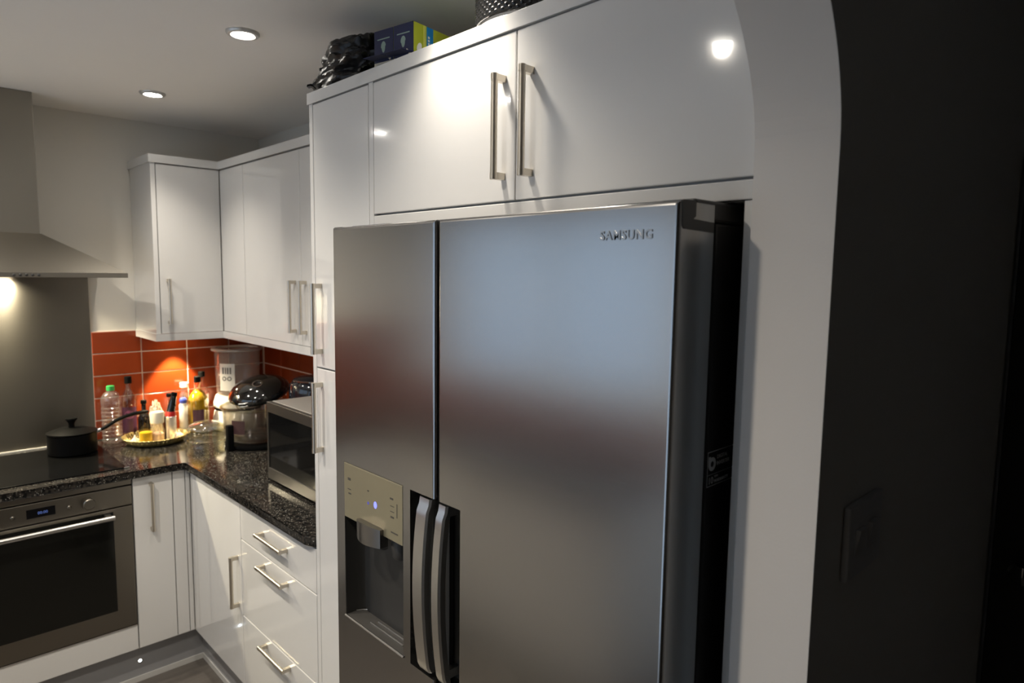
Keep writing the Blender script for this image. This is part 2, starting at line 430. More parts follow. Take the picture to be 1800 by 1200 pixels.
# narrow unit on the back run
u = thing('narrow_base_cabinet', 'narrow white gloss base cabinet beside the oven', 'cabinet', (-.12, 1.38, 0))
obj('body', B(-.2125, .0195, YF+.0205, 1.68, ZP-.01, ZWB-.001), 'white_carcass', u)
d = doory('door', u, -.2125, -.0695, ZP, .868, YF); handle(d, (-.150, YF, .842), (-.150, YF, .645), YO)
doory('filler_panel', u, -.0665, -.0205, ZP, .868, YF)
doory('corner_post', u, -.0180, -.0005, ZP, .868, YF)
# oven housing
u = thing('oven_housing', 'white cabinet with plain panel that holds the built-in oven', 'cabinet', (OC, 1.38, 0))
bm = bmesh.new(); box(bm, OC-.2975, OC-.28, YF+.03, 1.68, ZP, .8725); box(bm, OC+.28, OC+.2965, YF+.03, 1.68, ZP, .8725); box(bm, OC-.28, OC+.28, YF+.03, 1.68, ZP-.01, .262)
obj('body', bm, 'white_carcass', u)
doory('lower_panel', u, OC-.2965, OC+.2945, ZP, .2655, YF)
# left of the oven, and the run under the window
u = thing('oven_side_cabinet', 'white gloss base cabinet on the far side of the oven', 'cabinet', (-1.0, 1.38, 0))
obj('body', B(-1.198, OC-.2995, YF+.0205, 1.68, ZP-.01, ZWB-.001), 'white_carcass', u)
d = doory('door', u, -1.196, OC-.3015, ZP, .868, YF); handle(d, (-.87, YF, .842), (-.87, YF, .645), YO)
for i, (ya, yb, lab) in enumerate(((-.42, .26, 'white gloss base cabinet under the window, beside the added back door'), (.26, 1.10, 'wide white gloss base cabinet under the window, in the far corner'))):
    u = thing('window_base_cabinet', lab, 'cabinet', (-1.5, (ya+yb)/2, 0), 'base cabinets under the window')
    obj('body', B(XL+.01, -1.22, ya+.001, yb-.001, ZP-.01, ZWB-.001), 'white_carcass', u)
    d = obj('door', B(-1.219, -1.2, ya+.002, yb-.002, ZP, .868, bev=.0018), 'white_gloss', u, smooth=30)
    handle(d, (-1.2, ya+.05, .842), (-1.2, ya+.05, .645), (1, 0, 0))
# plinths
def plinth(name, a, b, lab):
    t = struct(obj(name, B(*a), 'plinth_gloss'), lab); obj('foot_strip', B(*b), 'plinth_pale', t); return t  # paler strip along the foot of each plinth
plinth('trim_1', (XL+.63, .045, 1.13, 1.145, .0005, ZP-.012), (XL+.63, .043, 1.126, 1.1299, .0005, .024), 'grey gloss plinth under the oven run')
plinth('trim_2', (.045, .06, T0+.004, 1.145, .0005, ZP-.012), (.041, .0449, T0+.004, 1.1255, .0005, .024), 'grey gloss plinth under the drawer run')
plinth('trim_3', (-1.265, -1.25, -.42, 1.129, .0005, ZP-.012), (-1.2499, -1.246, -.42, 1.125, .0005, .024), 'grey gloss plinth under the window run')
u = thing('plinth_light', 'tiny round bright light set in the plinth below the narrow cabinet', 'light', (-.204, 1.13, .075))
R = Matrix.Rotation(PI/2, 3, 'X')
obj('bezel', LT([(0, -.001), (.011, -.001), (.011, .003), (.006, .0035)], (-.204, 1.1295, .089), seg=20, R=R), 'chrome', u, smooth=True)
obj('lens', LT([(.006, .003), (.004, .0042), (0, .0045)], (-.204, 1.1295, .089), seg=20, R=R), 'plinth_led', u, smooth=True)

# worktop (one continuous piece round the corner)
bm = bmesh.new()
XO_, YO_ = -.0185, 1.0645
poly = [(XL+.008, YB-.006), (XW-.006, YB-.006), (XW-.006, T0+.0015), (-.004, T0+.0015), (XO_, .022), (XO_, YO_-.02), (XO_-.006, YO_-.006), (XO_-.02, YO_), (-1.18, YO_), (-1.18, -.43), (XL+.008, -.43)]
prism(bm, poly, 'z', ZWB, ZW)
es = [e for e in bm.edges if abs(e.verts[0].co.z-e.verts[1].co.z) < 1e-6 and max(min(e.verts[0].co.y, e.verts[1].co.y), 0) < 1.6]
bmesh.ops.bevel(bm, geom=es, offset=.006, segments=3, profile=.5, affect='EDGES')
wt = tag(obj('worktop', bm, 'granite', smooth=25), 'black speckled stone worktop running round the corner', 'worktop')

# oven ------------------------------------------------------------
ov = thing('built_in_oven', 'stainless built-in oven with black glass door and clock', 'oven', (OC, 1.38, .27))
oy = 1.0824; L_, R_ = OC-.2945, OC+.2925
obj('body', B(OC-.278, OC+.278, oy+.03, 1.62, .275, .86), 'fridge_dark', ov)
obj('top_trim', B(L_, R_, oy-.002, oy+.025, .8485, .8715, bev=.002), 'oven_steel', ov, smooth=30)
cp = obj('control_panel', B(L_, R_, oy-.004, oy+.028, .7685, .844, bev=.0025), 'oven_steel', ov, smooth=30)
dp = obj('display', B(OC-.045, OC+.042, oy-.0052, oy-.003, .790, .823), 'screen_black', cp)
text('clock_digits', '00:00', .014, (OC-.012, oy-.0056, .8015), (1, 0, 0), (0, 0, 1), 'oven_led', cp, ext=.0002)
Ry = Matrix.Rotation(PI/2, 3, 'X')
for kx, kz, kr, kd in ((OC-.148, .806, .021, .024), (OC+.146, .806, .021, .024), (OC-.085, .8045, .0075, .008), (OC+.085, .8045, .0075, .008)):
    obj('knob', LT([(kr, 0), (kr, kd-.003), (kr-.003, kd), (0, kd)], (kx, oy-.004, kz), seg=28, R=Ry), 'oven_steel', cp, smooth=True)
dr = obj('oven_door', B(L_, R_, oy-.004, oy+.028, .2735, .7645, bev=.0025), 'oven_steel', ov, smooth=30)
obj('door_glass', B(L_+.066, R_-.066, oy-.006, oy-.003, .351, .752, bev=.0008), 'oven_glass', dr)
bm = bmesh.new(); tube(bm, [(OC-.222, oy-.048, .742), (OC+.222, oy-.048, .742)], .0095, 16)
for s in (-1, 1): box(bm, OC+s*.205-.010, OC+s*.205+.010, oy-.046, oy-.0035, .735, .749, bev=.002)
obj('handle', bm, 'steel', dr, smooth=True)
obj('base_trim', B(L_, R_, oy-.003, oy+.02, .2665, .271), 'chrome', ov)

# hob --------------------------------------------------------------
hb = thing('ceramic_hob', 'black glass ceramic hob set into the worktop', 'hob', (OC, 1.37, ZW))
obj('glass', B(OC-.29, OC+.29, 1.12, 1.62, ZW+.0003, ZW+.0055, bev=.0015), 'hob_glass', hb, smooth=30)
for sx in (-1, 1):
    obj('corner_trim', B(OC+sx*.2895-.010, OC+sx*.2895+.010, 1.1175, 1.1235, ZW+.0004, ZW+.0065, bev=.001), 'chrome', hb)
sb = tag(obj('splashback', B(SPL+.001, SPX-.001, YB-.006, YB-.0005, ZW+.0065, 1.6685), 'splash_steel'), 'tall brushed steel splashback behind the hob', 'splashback')
struct(obj('trim_4', B(SPL+.001, SPX-.001, YB-.0125, YB-.0065, ZW+.0005, ZW+.006), 'sealant'), 'pale sealant line below the splashback')

# hood --------------------------------------------------------------
hd = thing('extractor_hood', 'stainless pyramid cooker hood with square chimney', 'extractor hood', (OC, 1.44, 1.653))
hx, hy0 = .342, 1.19; cxh, cy0 = .098, 1.44; HZ = 1.653; HT = 1.8225
obj('chimney', B(OC-cxh, OC+cxh, cy0, YB-.0065, HT-.004, H-.001, bev=.0015), 'hood_steel', hd, smooth=30)
bm = bmesh.new()
b0 = [(OC-hx, hy0), (OC+hx, hy0), (OC+hx, YB-.0065), (OC-hx, YB-.0065)]; t0 = [(OC-cxh-.003, cy0-.003), (OC+cxh+.003, cy0-.003), (OC+cxh+.003, YB-.0065), (OC-cxh-.003, YB-.0065)]
A = [bm.verts.new((x, y, HZ+.0185)) for x, y in b0]; T = [bm.verts.new((x, y, HT)) for x, y in t0]
for i in range(4): bm.faces.new((A[i], A[(i+1) % 4], T[(i+1) % 4], T[i]))
bm.faces.new(A); bm.faces.new(T)
obj('canopy', bm, 'hood_steel', hd)
rim = bmesh.new()
box(rim, OC-hx, OC+hx, hy0, hy0+.012, HZ, HZ+.0183, bev=.001); box(rim, OC-hx, OC-hx+.012, hy0+.012, YB-.007, HZ, HZ+.0183); box(rim, OC+hx-.012, OC+hx, hy0+.012, YB-.007, HZ, HZ+.0183)
rm = obj('rim', rim, 'hood_steel', hd)
obj('underside', B(OC-hx+.012, OC+hx-.012, hy0+.012, YB-.007, HZ+.012, HZ+.018), 'steel', hd)
for i in range(5):
    bx_ = OC+.013+(i-2)*.0185
    obj('button', LT([(.0048, 0), (.0048, .003), (.003, .004), (0, .004)], (bx_, hy0, HZ+.009), seg=14, R=Ry), 'fridge_dark', rm, smooth=True)
def lamp(name, kind, loc, energy, color, parent=None, size=1.0, blend=.5, radius=.02, rot=(0, 0, 0)):
    ld = bpy.data.lights.new(name, kind); ld.energy = energy; ld.color = color
    if kind == 'SPOT': ld.spot_size = size; ld.spot_blend = blend
    ld.shadow_soft_size = radius
    lo = bpy.data.objects.new(name, ld); COL.objects.link(lo)
    lo.rotation_euler = rot
    if parent: lo.parent = parent; lo.location = Vector(loc)-WORLD[parent.name]
    else: lo.location = loc
    return lo
for sx in (.005, -.24):
    lx = OC+sx
    obj('lamp_lens', LT([(.028, .012), (.028, .009), (0, .008)], (lx, 1.645, HZ), seg=20), 'puck_lens', hd, smooth=True)
    lamp('hood_lamp', 'SPOT', (lx, 1.645, HZ-.012), 22.0, (1, .88, .62), hd, size=2.4, blend=.3, radius=.03)

# ------------------------------------------------------------------ wall cabinets
u = thing('end_wall_cabinet', 'white gloss wall cabinet with one door beside the cooker hood', 'cabinet', (.12, 1.54, ZU0))
obj('body', B(UL+.019, XU+.018, YU+.0205, YB-.002, ZU0+.001, ZU1-.001), 'white_carcass', u)
obj('end_panel', B(UL, UL+.0185, YU, YB-.002, ZU0, ZU1, bev=.001), 'white_gloss', u)
d = doory('door', u, UL+.022, XU-.002, ZU0+.001, ZU1-.004, YU); handle(d, (.031, YU, 1.647), (.031, YU, 1.451), YO)
u = thing('double_wall_cabinet', 'white gloss wall cabinet with two doors between corner and larder', 'cabinet', (.43, .55, ZU0))
obj('body', B(XU+.0205, XW-.002, T0+.003, 1.36, ZU0+.001, ZU1-.001), 'white_carcass', u)
doorx('corner_panel', u, 1.1135, YU-.002, ZU0+.001, ZU1-.004, XU)
d = doorx('door', u, .590, 1.1105, ZU0+.001, ZU1-.004, XU); handle(d, (XU, .636, 1.653), (XU, .636, 1.453), XO)
d = doorx('door', u, T0+.004, .587, ZU0+.001, ZU1-.004, XU); handle(d, (XU, .550, 1.653), (XU, .550, 1.453), XO)
def lshape(z0, z1, o1, o2, name, lab):
    bm = bmesh.new()
    poly = [(UL-o1, YB-.002), (UL-o1, YU-o1), (XU-o1, YU-o1), (XU-o1, T0+.002), (XU+o2, T0+.002), (XU+o2, YU+o2), (UL+o2, YU+o2), (UL+o2, YB-.002)]
    prism(bm, poly, 'z', z0, z1)
    return struct(obj(name, bm, 'white_gloss'), lab)
lshape(ZU1, 2.1762, .008, .022, 'trim_5', 'white cornice along the top of the wall cabinets')
lshape(1.3747, ZU0, .004, .022, 'trim_6', 'white pelmet below the wall cabinets')
# under-cabinet puck light
pk = thing('cabinet_puck_light', 'small round downlight below the end wall cabinet', 'light', (.13, 1.600, 1.39))
obj('housing', LT([(0, 0), (.034, 0), (.034, -.012), (.028, -.015)], (.13, 1.600, ZU0), seg=24), 'chrome', pk, smooth=True)
obj('lens', LT([(.028, -.0145), (0, -.016)], (.13, 1.600, ZU0), seg=24), 'puck_lens', pk, smooth=True)
lamp('puck_lamp', 'SPOT', (.13, 1.600, ZU0-.02), 34.0, (1, .80, .50), pk, size=1.18, blend=.35, radius=.012)

# ------------------------------------------------------------------ tall larder and bridging cabinet
ZT = 2.1465
u = thing('tall_larder', 'tall white gloss larder with two stacked doors beside the fridge', 'cabinet', (.3, -.18, 0))
obj('side_panel', B(.0005, .58, T0-.0195, T0, .0005, ZT, bev=.001), 'white_gloss', u)
obj('body', B(.021, .58, -.3215, T0-.020, .05, ZT-.001), 'white_carcass', u)
d = doorx('door', u, -.3215, T0-.0225, 1.4185, ZT-.003); handle(d, (0, -.070, 1.655), (0, -.070, 1.459), XO)
d = doorx('door', u, -.3215, T0-.0225, ZP, 1.4145); handle(d, (0, -.067, 1.377), (0, -.067, 1.177), XO)
u = thing('bridging_cabinet', 'white gloss cabinet with two wide doors above the fridge', 'cabinet', (.3, -.84, 1.798))
obj('fridge_side_panel', B(0.0005, .58, -.3435, -.3235, .0005, ZT, bev=.001), 'white_gloss', u)
obj('arch_side_panel', B(.004, .58, -1.3415, -1.3125, .0005, 1.7975), 'white_carcass', u)
obj('body', B(.0215, .58, -1.3415, -.345, 1.7985, ZT-.001), 'white_carcass', u)
doorx('bottom_rail', u, -1.3415, -.345, 1.7985, 1.8265)
d = doorx('door', u, -.8425, -.3455, 1.8305, ZT-.003); handle(d, (0, -.811, 2.066), (0, -.811, 1.870), XO)
d = doorx('door', u, -1.3415, -.8455, 1.8305, ZT-.003); handle(d, (0, -.886, 2.067), (0, -.886, 1.870), XO)
bm = bmesh.new(); box(bm, -.003, .02, -1.3415, T0+.006, ZT, 2.177, bev=.001); box(bm, .02, .58, T0-.02, T0+.008, ZT, 2.177, bev=.001)
box(bm, .02, .58, -1.3415, T0-.02, ZT+.012, 2.176)
struct(obj('trim_7', bm, 'white_gloss'), 'white cornice along the top of the larder and fridge cabinets')
ZC = 2.1772

# ------------------------------------------------------------------ fridge
FX, FL, FR, FZ = -.133, -.3806, -1.2925, 1.7885
fr = thing('american_fridge', 'large silver side by side fridge freezer with water dispenser', 'fridge', (.2, -.837, 0))
obj('body', B(-.030, .55, FR+.004, FL-.004, .02, 1.765, bev=.004), 'fridge_dark', fr, smooth=30)
obj('gasket', B(-.043, -.030, FR+.010, FL-.010, .08, 1.755), 'rubber', fr)
obj('foot_grille', B(-.02, .02, FR+.02, FL-.02, .0005, .07), 'fridge_dark', fr)
def door_shell(y0, y1, z0, z1, holes, r=.006, depth=.09):
    """sheet-metal door skin facing -x with rounded edges and rectangular openings"""
    def ax(a0, a1, extra):
        e = [0, r*.12, r*.35, r*.65, r]
        return sorted(set([round(a0+k, 5) for k in e]+[round(a1-k, 5) for k in e]+[round(k, 5) for k in extra]))
    ys = ax(y0, y1, [h[0] for h in holes]+[h[1] for h in holes]); zs = ax(z0, z1, [h[2] for h in holes]+[h[3] for h in holes])
    def off(d): return 0 if d >= r else r-math.sqrt(max(0, r*r-(r-d)**2))
    bm = bmesh.new(); V = {}
    for i, y in enumerate(ys):
        for j, z in enumerate(zs):
            V[i, j] = bm.verts.new((FX+max(off(min(y-y0, y1-y)), off(min(z-z0, z1-z))), y, z))
    def inhole(y, z): return any(h[0]-1e-6 < y < h[1]+1e-6 and h[2] < z < h[3] for h in holes)
    for i in range(len(ys)-1):
        for j in range(len(zs)-1):
            if inhole((ys[i]+ys[i+1])/2, (zs[j]+zs[j+1])/2): continue
            bm.faces.new((V[i, j], V[i+1, j], V[i+1, j+1], V[i, j+1]))
    for v in [v for v in bm.verts if not v.link_faces]: bm.verts.remove(v)
    be = [e for e in bm.edges if e.is_boundary]
    ret = bmesh.ops.extrude_edge_only(bm, edges=be)
    outer = lambda v: min(abs(v.co.y-y0), abs(v.co.y-y1), abs(v.co.z-z0), abs(v.co.z-z1)) < 1e-5
    for v in [g for g in ret['geom'] if isinstance(g, bmesh.types.BMVert)]:
        v.co.x = FX+depth if outer(v) and not any(h[2]-1e-6 < v.co.z < h[3]+1e-6 and h[0]-1e-6 < v.co.y < h[1]+1e-6 for h in holes) else FX+.045
    return bm
GL, GR = -.7675, -.7780          # gap between the doors
RT, RB = 1.2485, .873            # handle recess top, bottom
DY0, DY1, DZ0, DZ1 = -.6605, -.4215, .874, 1.2505
dl = obj('freezer_door', door_shell(GL, FL, .075, FZ, [(DY0, DY1, DZ0, DZ1), (GL, -.6855, RB, RT)]), 'fridge_steel', fr, smooth=30)
dr = obj('fridge_door', door_shell(FR, GR, .075, FZ-.0002, [(-.847, GR, RB, RT)]), 'fridge_steel', fr, smooth=30)
# door cores so nothing shows through
obj('door_core', B(FX+.046, -.044, GL, FL-.001, .076, 1.74), 'fridge_dark', dl)
obj('door_core', B(FX+.046, -.044, FR+.001, GR, .076, 1.74), 'fridge_dark', dr)
obj('handle_recess', B(FX+.040, FX+.0455, GL, -.6856, RB, RT), 'cavity_black', dl)
obj('handle_recess', B(FX+.040, FX+.0455, -.8469, GR, RB, RT), 'cavity_black', dr)
obj('door_gap_seal', B(FX+.03, FX+.044, GR, GL, .08, FZ-.03), 'rubber', fr)
for ya, yb, d_ in ((-.752, -.713, dl), (-.804, -.766-.010, dr)):
    bm = bmesh.new(); n = 28; rings = []
    for i in range(n+1):
        t = i/n; z = RB+.006+(RT-.012-RB)*t; q = 4*t*(1-t)
        xo = FX-.002-.015*q; xi = xo+.016
        # ends curl back into the recess
        e = min(t, 1-t)*n
        if e < 1: xo += .004; 
        rr = .004
        prof = [(xi, ya), (xo+rr, ya), (xo, ya+rr), (xo, yb-rr), (xo+rr, yb), (xi, yb)]
        rings.append([bm.verts.new((x, y, z)) for x, y in prof])
    for a, b in zip(rings, rings[1:]):
        for k in range(6): bm.faces.new((a[k], a[(k+1) % 6], b[(k+1) % 6], b[k]))
    bm.faces.new(rings[0]); bm.faces.new(rings[-1])
    for z in (RB+.012, RT-.03): box(bm, FX+.010, FX+.042, ya+.006, yb-.006, z, z+.018)
    obj('handle', bm, 'steel', d_, smooth=35)
# black stepped end cap at the top of the right door, hinge covers
def endcap(ya, yb, par):
    bm = bmesh.new(); prism(bm, [(FX+.006, 1.7895), (FX+.036, 1.7905), (FX+.040, 1.788), (FX+.040, 1.770), (FX+.034, 1.766), (FX+.088, 1.764), (FX+.088, 1.750), (FX+.012, 1.752), (FX+.008, 1.756)], 'y', ya, yb)
    return obj('door_end_cap', bm, 'fridge_grey', par)
endcap(FR-.0012, FR+.03, dr); endcap(FL-.03, FL+.0012, dl)
for ya, yb in ((FR+.003, FR+.16), (FL-.16, FL-.003)):
    obj('hinge_cover', B(-.088, .12, ya, yb, 1.7655, 1.795, bev=.004), 'fridge_dark', fr, smooth=30)
# dispenser
cv = bmesh.new(); n = 16; ym, hw = (DY0+DY1)/2, (DY1-DY0)/2; DD = .072
arc = [(ym+hw*math.cos(PI*i/n), FX+.002+DD*math.sin(PI*i/n)**.6) for i in range(n+1)]
lo = [cv.verts.new((x, y, DZ0)) for y, x in arc]; hi = [cv.verts.new((x, y, 1.125)) for y, x in arc]
for i in range(n): cv.faces.new((lo[i], lo[i+1], hi[i+1], hi[i]))
cv.faces.new(hi)
obj('dispenser_cavity', cv, 'cavity_black', dl, smooth=35)
ty = bmesh.new()
poly = [(x, y) for y, x in arc]; prism(ty, poly, 'z', DZ0-.004, DZ0+.003)
obj('drip_tray', ty, 'fridge_grey', dl)
tr = bmesh.new(); tube(tr, [(FX-.001, DY1+.001, DZ0+.002), (FX-.001, DY0-.001, DZ0+.002)], .0022, 8); tube(tr, [(x-.003, y*.985+ym*.015, DZ0+.005) for y, x in arc[1:-1]], .0018, 6)
obj('tray_lip', tr, 'steel', dl, smooth=True)
for k, x in enumerate((FX+.022, FX+.036, FX+.050)):
    w = hw*(.55-.09*k); obj('tray_ridge', B(x-.002, x+.002, ym-w-.02, ym+w-.02, DZ0+.003, DZ0+.006, bev=.001), 'steel', dl)
obj('control_panel', B(FX-.0012, FX+.02, DY0+.001, DY1-.001, 1.1200, DZ1-.0012, bev=.001), 'panel_champagne', dl)
lv = bmesh.new(); pl = []
for i in range(13):
    t = i/12; y = -.492-.096*t; pl.append((FX-.004-.020*math.sin(PI*(.1+.8*t)), y))
pl += [(FX+.01, -.588), (FX+.01, -.492)]
A = [lv.verts.new((x, y, 1.141-.006*abs(i-6)/6)) for i, (x, y) in enumerate(pl)]
Bq = [lv.verts.new((x, y, 1.094)) for x, y in pl]
Cq = [lv.verts.new((x*.4+(FX+.03)*.6, y*.55+(-.545)*.45, 1.078)) for x, y in pl]
for X_, Y_ in ((A, Bq), (Bq, Cq)):
    for i in range(len(pl)): lv.faces.new((X_[i], X_[(i+1) % len(pl)], Y_[(i+1) % len(pl)], Y_[i]))
lv.faces.new(A); lv.faces.new(Cq)
obj('dispenser_lever', lv, 'lever_steel', dl, smooth=35)
obj('nozzle', LT([(.020, 0), (.022, -.02), (.019, -.05), (.014, -.056), (0, -.056)], (FX+.036, -.600, 1.119), seg=20), 'fridge_grey', dl, smooth=True)
Rx = Matrix.Rotation(-PI/2, 3, 'Y')
ic = bmesh.new(); lathe(ic, [(0, .0004), (.0062, .0004), (.0062, 0)], (FX-.0012, -.556, 1.181), seg=20, R=Rx)
for v in ic.verts: v.co.z = 1.181+(v.co.z-1.181)*1.25
obj('blue_indicator', ic, 'blue_led', dl)
ic = bmesh.new(); lathe(ic, [(0, .0004), (.0035, .0004), (.0035, 0)], (FX-.0012, -.527, 1.178), seg=14, R=Rx)
obj('blue_indicator', ic, 'blue_led_dim', dl)
for y, z, w, h in ((-.446, 1.214, .012, .006), (-.446, 1.190, .014, .002), (-.448, 1.180, .012, .0035), (-.527, 1.206, .006, .003), (-.620, 1.212, .012, .004), (-.622, 1.196, .014, .0015), (-.622, 1.184, .014, .0015), (-.622, 1.172, .012, .004), (-.640, 1.190, .002, .03), (-.630, 1.139, .026, .003)):
    obj('printed_mark', B(FX-.0017, FX-.0011, y-w/2, y+w/2, z-h/2, z+h/2), 'mark_dark', dl)
text('raised_logo', 'SAMSUNG', .0185, (FX-.0001, -1.1625, 1.7395), (0, -1, 0), (0, 0, 1), 'logo_grey', dr, ext=.0012, bold=.0004, sx=.98, spacing=1.14)
# warranty sticker on the side of the body
sx0, sx1, sy = -.026, .064, FR+.0038
st = part(obj('warranty_sticker', B(sx0, sx1, sy-.0004, sy+.0004, 1.378, 1.431), 'cavity_black', fr), 'black warranty sticker with grey print')
bd = bmesh.new()
for a in ((sx0, sx1, 1.4302, 1.431), (sx0, sx1, 1.378, 1.3788), (sx0, sx0+.0008, 1.3788, 1.4302), (sx0, sx1, 1.3955, 1.396)): box(bd, a[0], a[1], sy-.0008, sy-.0003, a[2], a[3])
obj('border_print', bd, 'mark_grey', st)
em = bmesh.new()
lathe(em, [(.0045, 0), (.0045, .0004), (.0105, .0004), (.0105, 0)], (sx0+.0135, sy-.0004, 1.4115), seg=24, R=Ry)
box(em, sx0+.003, sx0+.0085, sy-.0009, sy-.0003, 1.4115, 1.4235, bev=.0002)
obj('emblem_print', em, 'mark_grey', st)
for s_, z_, x_, b_ in ((.0085, 1.4175, .027, 'DIGITAL'), (.0085, 1.4075, .027, 'INVERTER'), (.015, 1.3815, .0035, '10'), (.005, 1.3895, .0205, 'YEAR'), (.0075, 1.3815, .0205, 'WARRANTY')):
    text('print', b_, s_, (sx0+x_, sy-.0006, z_), (1, 0, 0), (0, 0, 1), 'mark_grey', st, ext=.0002)

# ------------------------------------------------------------------ microwave
mw = thing('microwave', 'silver microwave with black glass door on the worktop by the larder', 'microwave', (.30, .375, ZW))
mx0, mx1, my0, my1, mz0, mz1 = .127, .47, .120, .604, ZW+.012, 1.206
obj('casing', B(mx0+.02, mx1, my0, my1, mz0, mz1, bev=.004), 'micro_top', mw, smooth=30)
fb = bmesh.new()
box(fb, mx0, mx0+.0195, my0, my1, mz1-.038, mz1, bev=.002); box(fb, mx0, mx0+.0195, my0, my1, mz0, mz0+.042, bev=.002)
box(fb, mx0, mx0+.0195, my1-.010, my1, mz0+.042, mz1-.038); box(fb, mx0, mx0+.0195, my0, my0+.10, mz0+.042, mz1-.038)
dm = obj('front_frame', fb, 'micro_silver', mw, smooth=30)
obj('door_glass', B(mx0+.003, mx0+.018, my0+.101, my1-.0105, mz0+.0425, mz1-.0385), 'black_glass', mw)
for x, y in ((mx0+.04, my0+.04), (mx0+.04, my1-.04), (mx1-.04, my0+.04), (mx1-.04, my1-.04)):
    obj('foot', LT([(.014, 0), (.014, .012), (0, .012)], (x, y, ZW+.0003), seg=14), 'rubber', mw)
obj('dial', LT([(.022, 0), (.020, .016), (0, .016)], (mx0, my0+.05, 1.03), seg=24, R=Rx), 'micro_silver', mw, smooth=True)

# ------------------------------------------------------------------ downlights
def downlight(x, y, lab):
    t = thing('ceiling_downlight', lab, 'downlight', (x, y, H-.006), 'recessed ceiling downlights')
    obj('bezel', LT([(.046, .0055), (.046, .002), (.042, -.003), (.034, -.004), (.029, 0), (.029, .0055)], (x, y, H-.006), seg=32), 'bezel', t, smooth=True)
    obj('bulb_face', LT([(.029, .003), (.020, -.004), (0, -.0055)], (x, y, H-.006), seg=28), 'bulb', t, smooth='all')
    lamp('downlight_lamp', 'SPOT', (x, y, H-.022), SPOT_W if x > -.5 else SPOT_W2, (1, .91, .78), t, size=math.radians(100 if x > -.5 else 152), blend=1.0, radius=.026)
for x, y, lab in ((-.093, .192, 'lit round ceiling downlight above the drawer cabinet'), (-.078, 1.103, 'lit round ceiling downlight between hood and wall cabinets'), (-.093, -.70, 'lit round ceiling downlight close above the fridge cabinet doors'),
                  (-.914, .15, 'lit round ceiling downlight in the middle of the window side row'), (-.914, 1.053, 'lit round ceiling downlight before the cooker, on the window side'), (-.918, -.749, 'lit round ceiling downlight just inside the arch, window side row')):
    downlight(x, y, lab)

# ------------------------------------------------------------------ saucepan
def V(x, y): return (x, y, 0)
px, py, pr = -.332, 1.500, .090; pz = ZW+.0057
sp = thing('saucepan', 'black lidded saucepan with long curved handle on the hob', 'saucepan', (px, py, pz))
obj('pot', LT([(0, 0), (pr-.006, 0), (pr, .006), (pr, .085), (pr+.003, .088), (pr-.003, .088), (pr-.003, .006), (0, .004)], (px, py, pz), seg=48), 'pan_black', sp, smooth=True)
ld = obj('lid', LT([(pr+.002, .0885), (pr+.002, .092), (pr-.012, .096), (.05, .106), (.018, .109), (0, .109)], (px, py, pz), seg=48), 'pan_black', sp, smooth=True)
obj('lid_knob', LT([(.011, .108), (.011, .126), (.016, .136), (.022, .143), (.021, .148), (0, .149)], (px, py, pz), seg=24), 'black_plastic', ld, smooth=True)
hv = Vector((.97, .10, 0)).normalized()
def hp(d, z): p = Vector((px, py, pz+z))+hv*d; return tuple(p)
obj('handle_ferrule', tube(bmesh.new(), [hp(pr-.001, .076), hp(pr+.018, .080)], .009, 14), 'chrome', sp, smooth=True)
obj('pan_handle', tube(bmesh.new(), [hp(pr+.016, .079), hp(pr+.04, .088), hp(pr+.075, .108), hp(pr+.115, .122), hp(pr+.16, .130), hp(pr+.20, .132), hp(pr+.215, .131)], [.0085, .010, .0105, .0105, .011, .012, .008], 14, flat=.75), 'black_plastic', sp, smooth=True)

# ------------------------------------------------------------------ bottles and jars
def scaled(prof, z0, h): return [(r, z0+z*h) for r, z in prof]
gx, gy = -.160, 1.600
t = thing('ribbed_water_bottle', 'clear ribbed plastic bottle with green cap beside the splashback', 'bottle', (gx, gy, ZW))
pf = [(0, .002), (.034, .002), (.040, .008)]
for i in range(9): z = .014+i*.0175; pf += [(.0405, z), (.0405, z+.008), (.0375, z+.0115), (.0375, z+.0135)]
pf += [(.040, .176), (.041, .195), (.038, .212), (.028, .228), (.016, .236), (.0145, .246)]
obj('bottle_body', LT(pf, (gx, gy, ZW), seg=28), 'pet_clear', t, smooth=35)
obj('cap', LT([(.0165, .240), (.0165, .259), (.014, .261), (0, .261)], (gx, gy, ZW), seg=20), 'green_cap', t, smooth=True)
def bottle(name, lab, x, y, z0, h, r, neck, body, capm, caph, label=None, capr=None, shoulder=.68, fill=None, seg=28):
    t = thing(name, lab, 'bottle', (x, y, z0))
    pf = [(0, .002), (r-.004, .002), (r, .006), (r, h*shoulder*.93), (r*.93, h*shoulder), (r*.62, h*(shoulder+.09)), (neck, h*(shoulder+.15)), (neck, h-caph)]
    bo = obj('bottle_body', LT(pf, (x, y, z0), seg=seg), body, t, smooth=50)
    cr_ = capr or neck+.003
    obj('cap', LT([(cr_, h-caph-.002), (cr_, h-.002), (cr_-.002, h), (0, h)], (x, y, z0), seg=20), capm, t, smooth=True)
    if fill:
        fm, fh = fill
        obj('contents', LT([(0, .004), (r-.0035, .004), (r-.003, .008), (r-.003, min(fh, h*shoulder*.93)), (0, min(fh, h*shoulder*.93)+.0005)], (x, y, z0), seg=seg), fm, t, smooth=True)
    if label:
        lm, a, b_, half = label
        bm = bmesh.new(); n = 14; ang = math.atan2(CAM.y-y, CAM.x-x)
        V0 = [[bm.verts.new((x+(r+.0006)*math.cos(ang+half*(2*i/n-1)), y+(r+.0006)*math.sin(ang+half*(2*i/n-1)), z0+z)) for i in range(n+1)] for z in (a, b_)]
        for i in range(n): bm.faces.new((V0[0][i], V0[0][i+1], V0[1][i+1], V0[1][i]))
        obj('label', bm, lm, t, smooth='all')
    return t
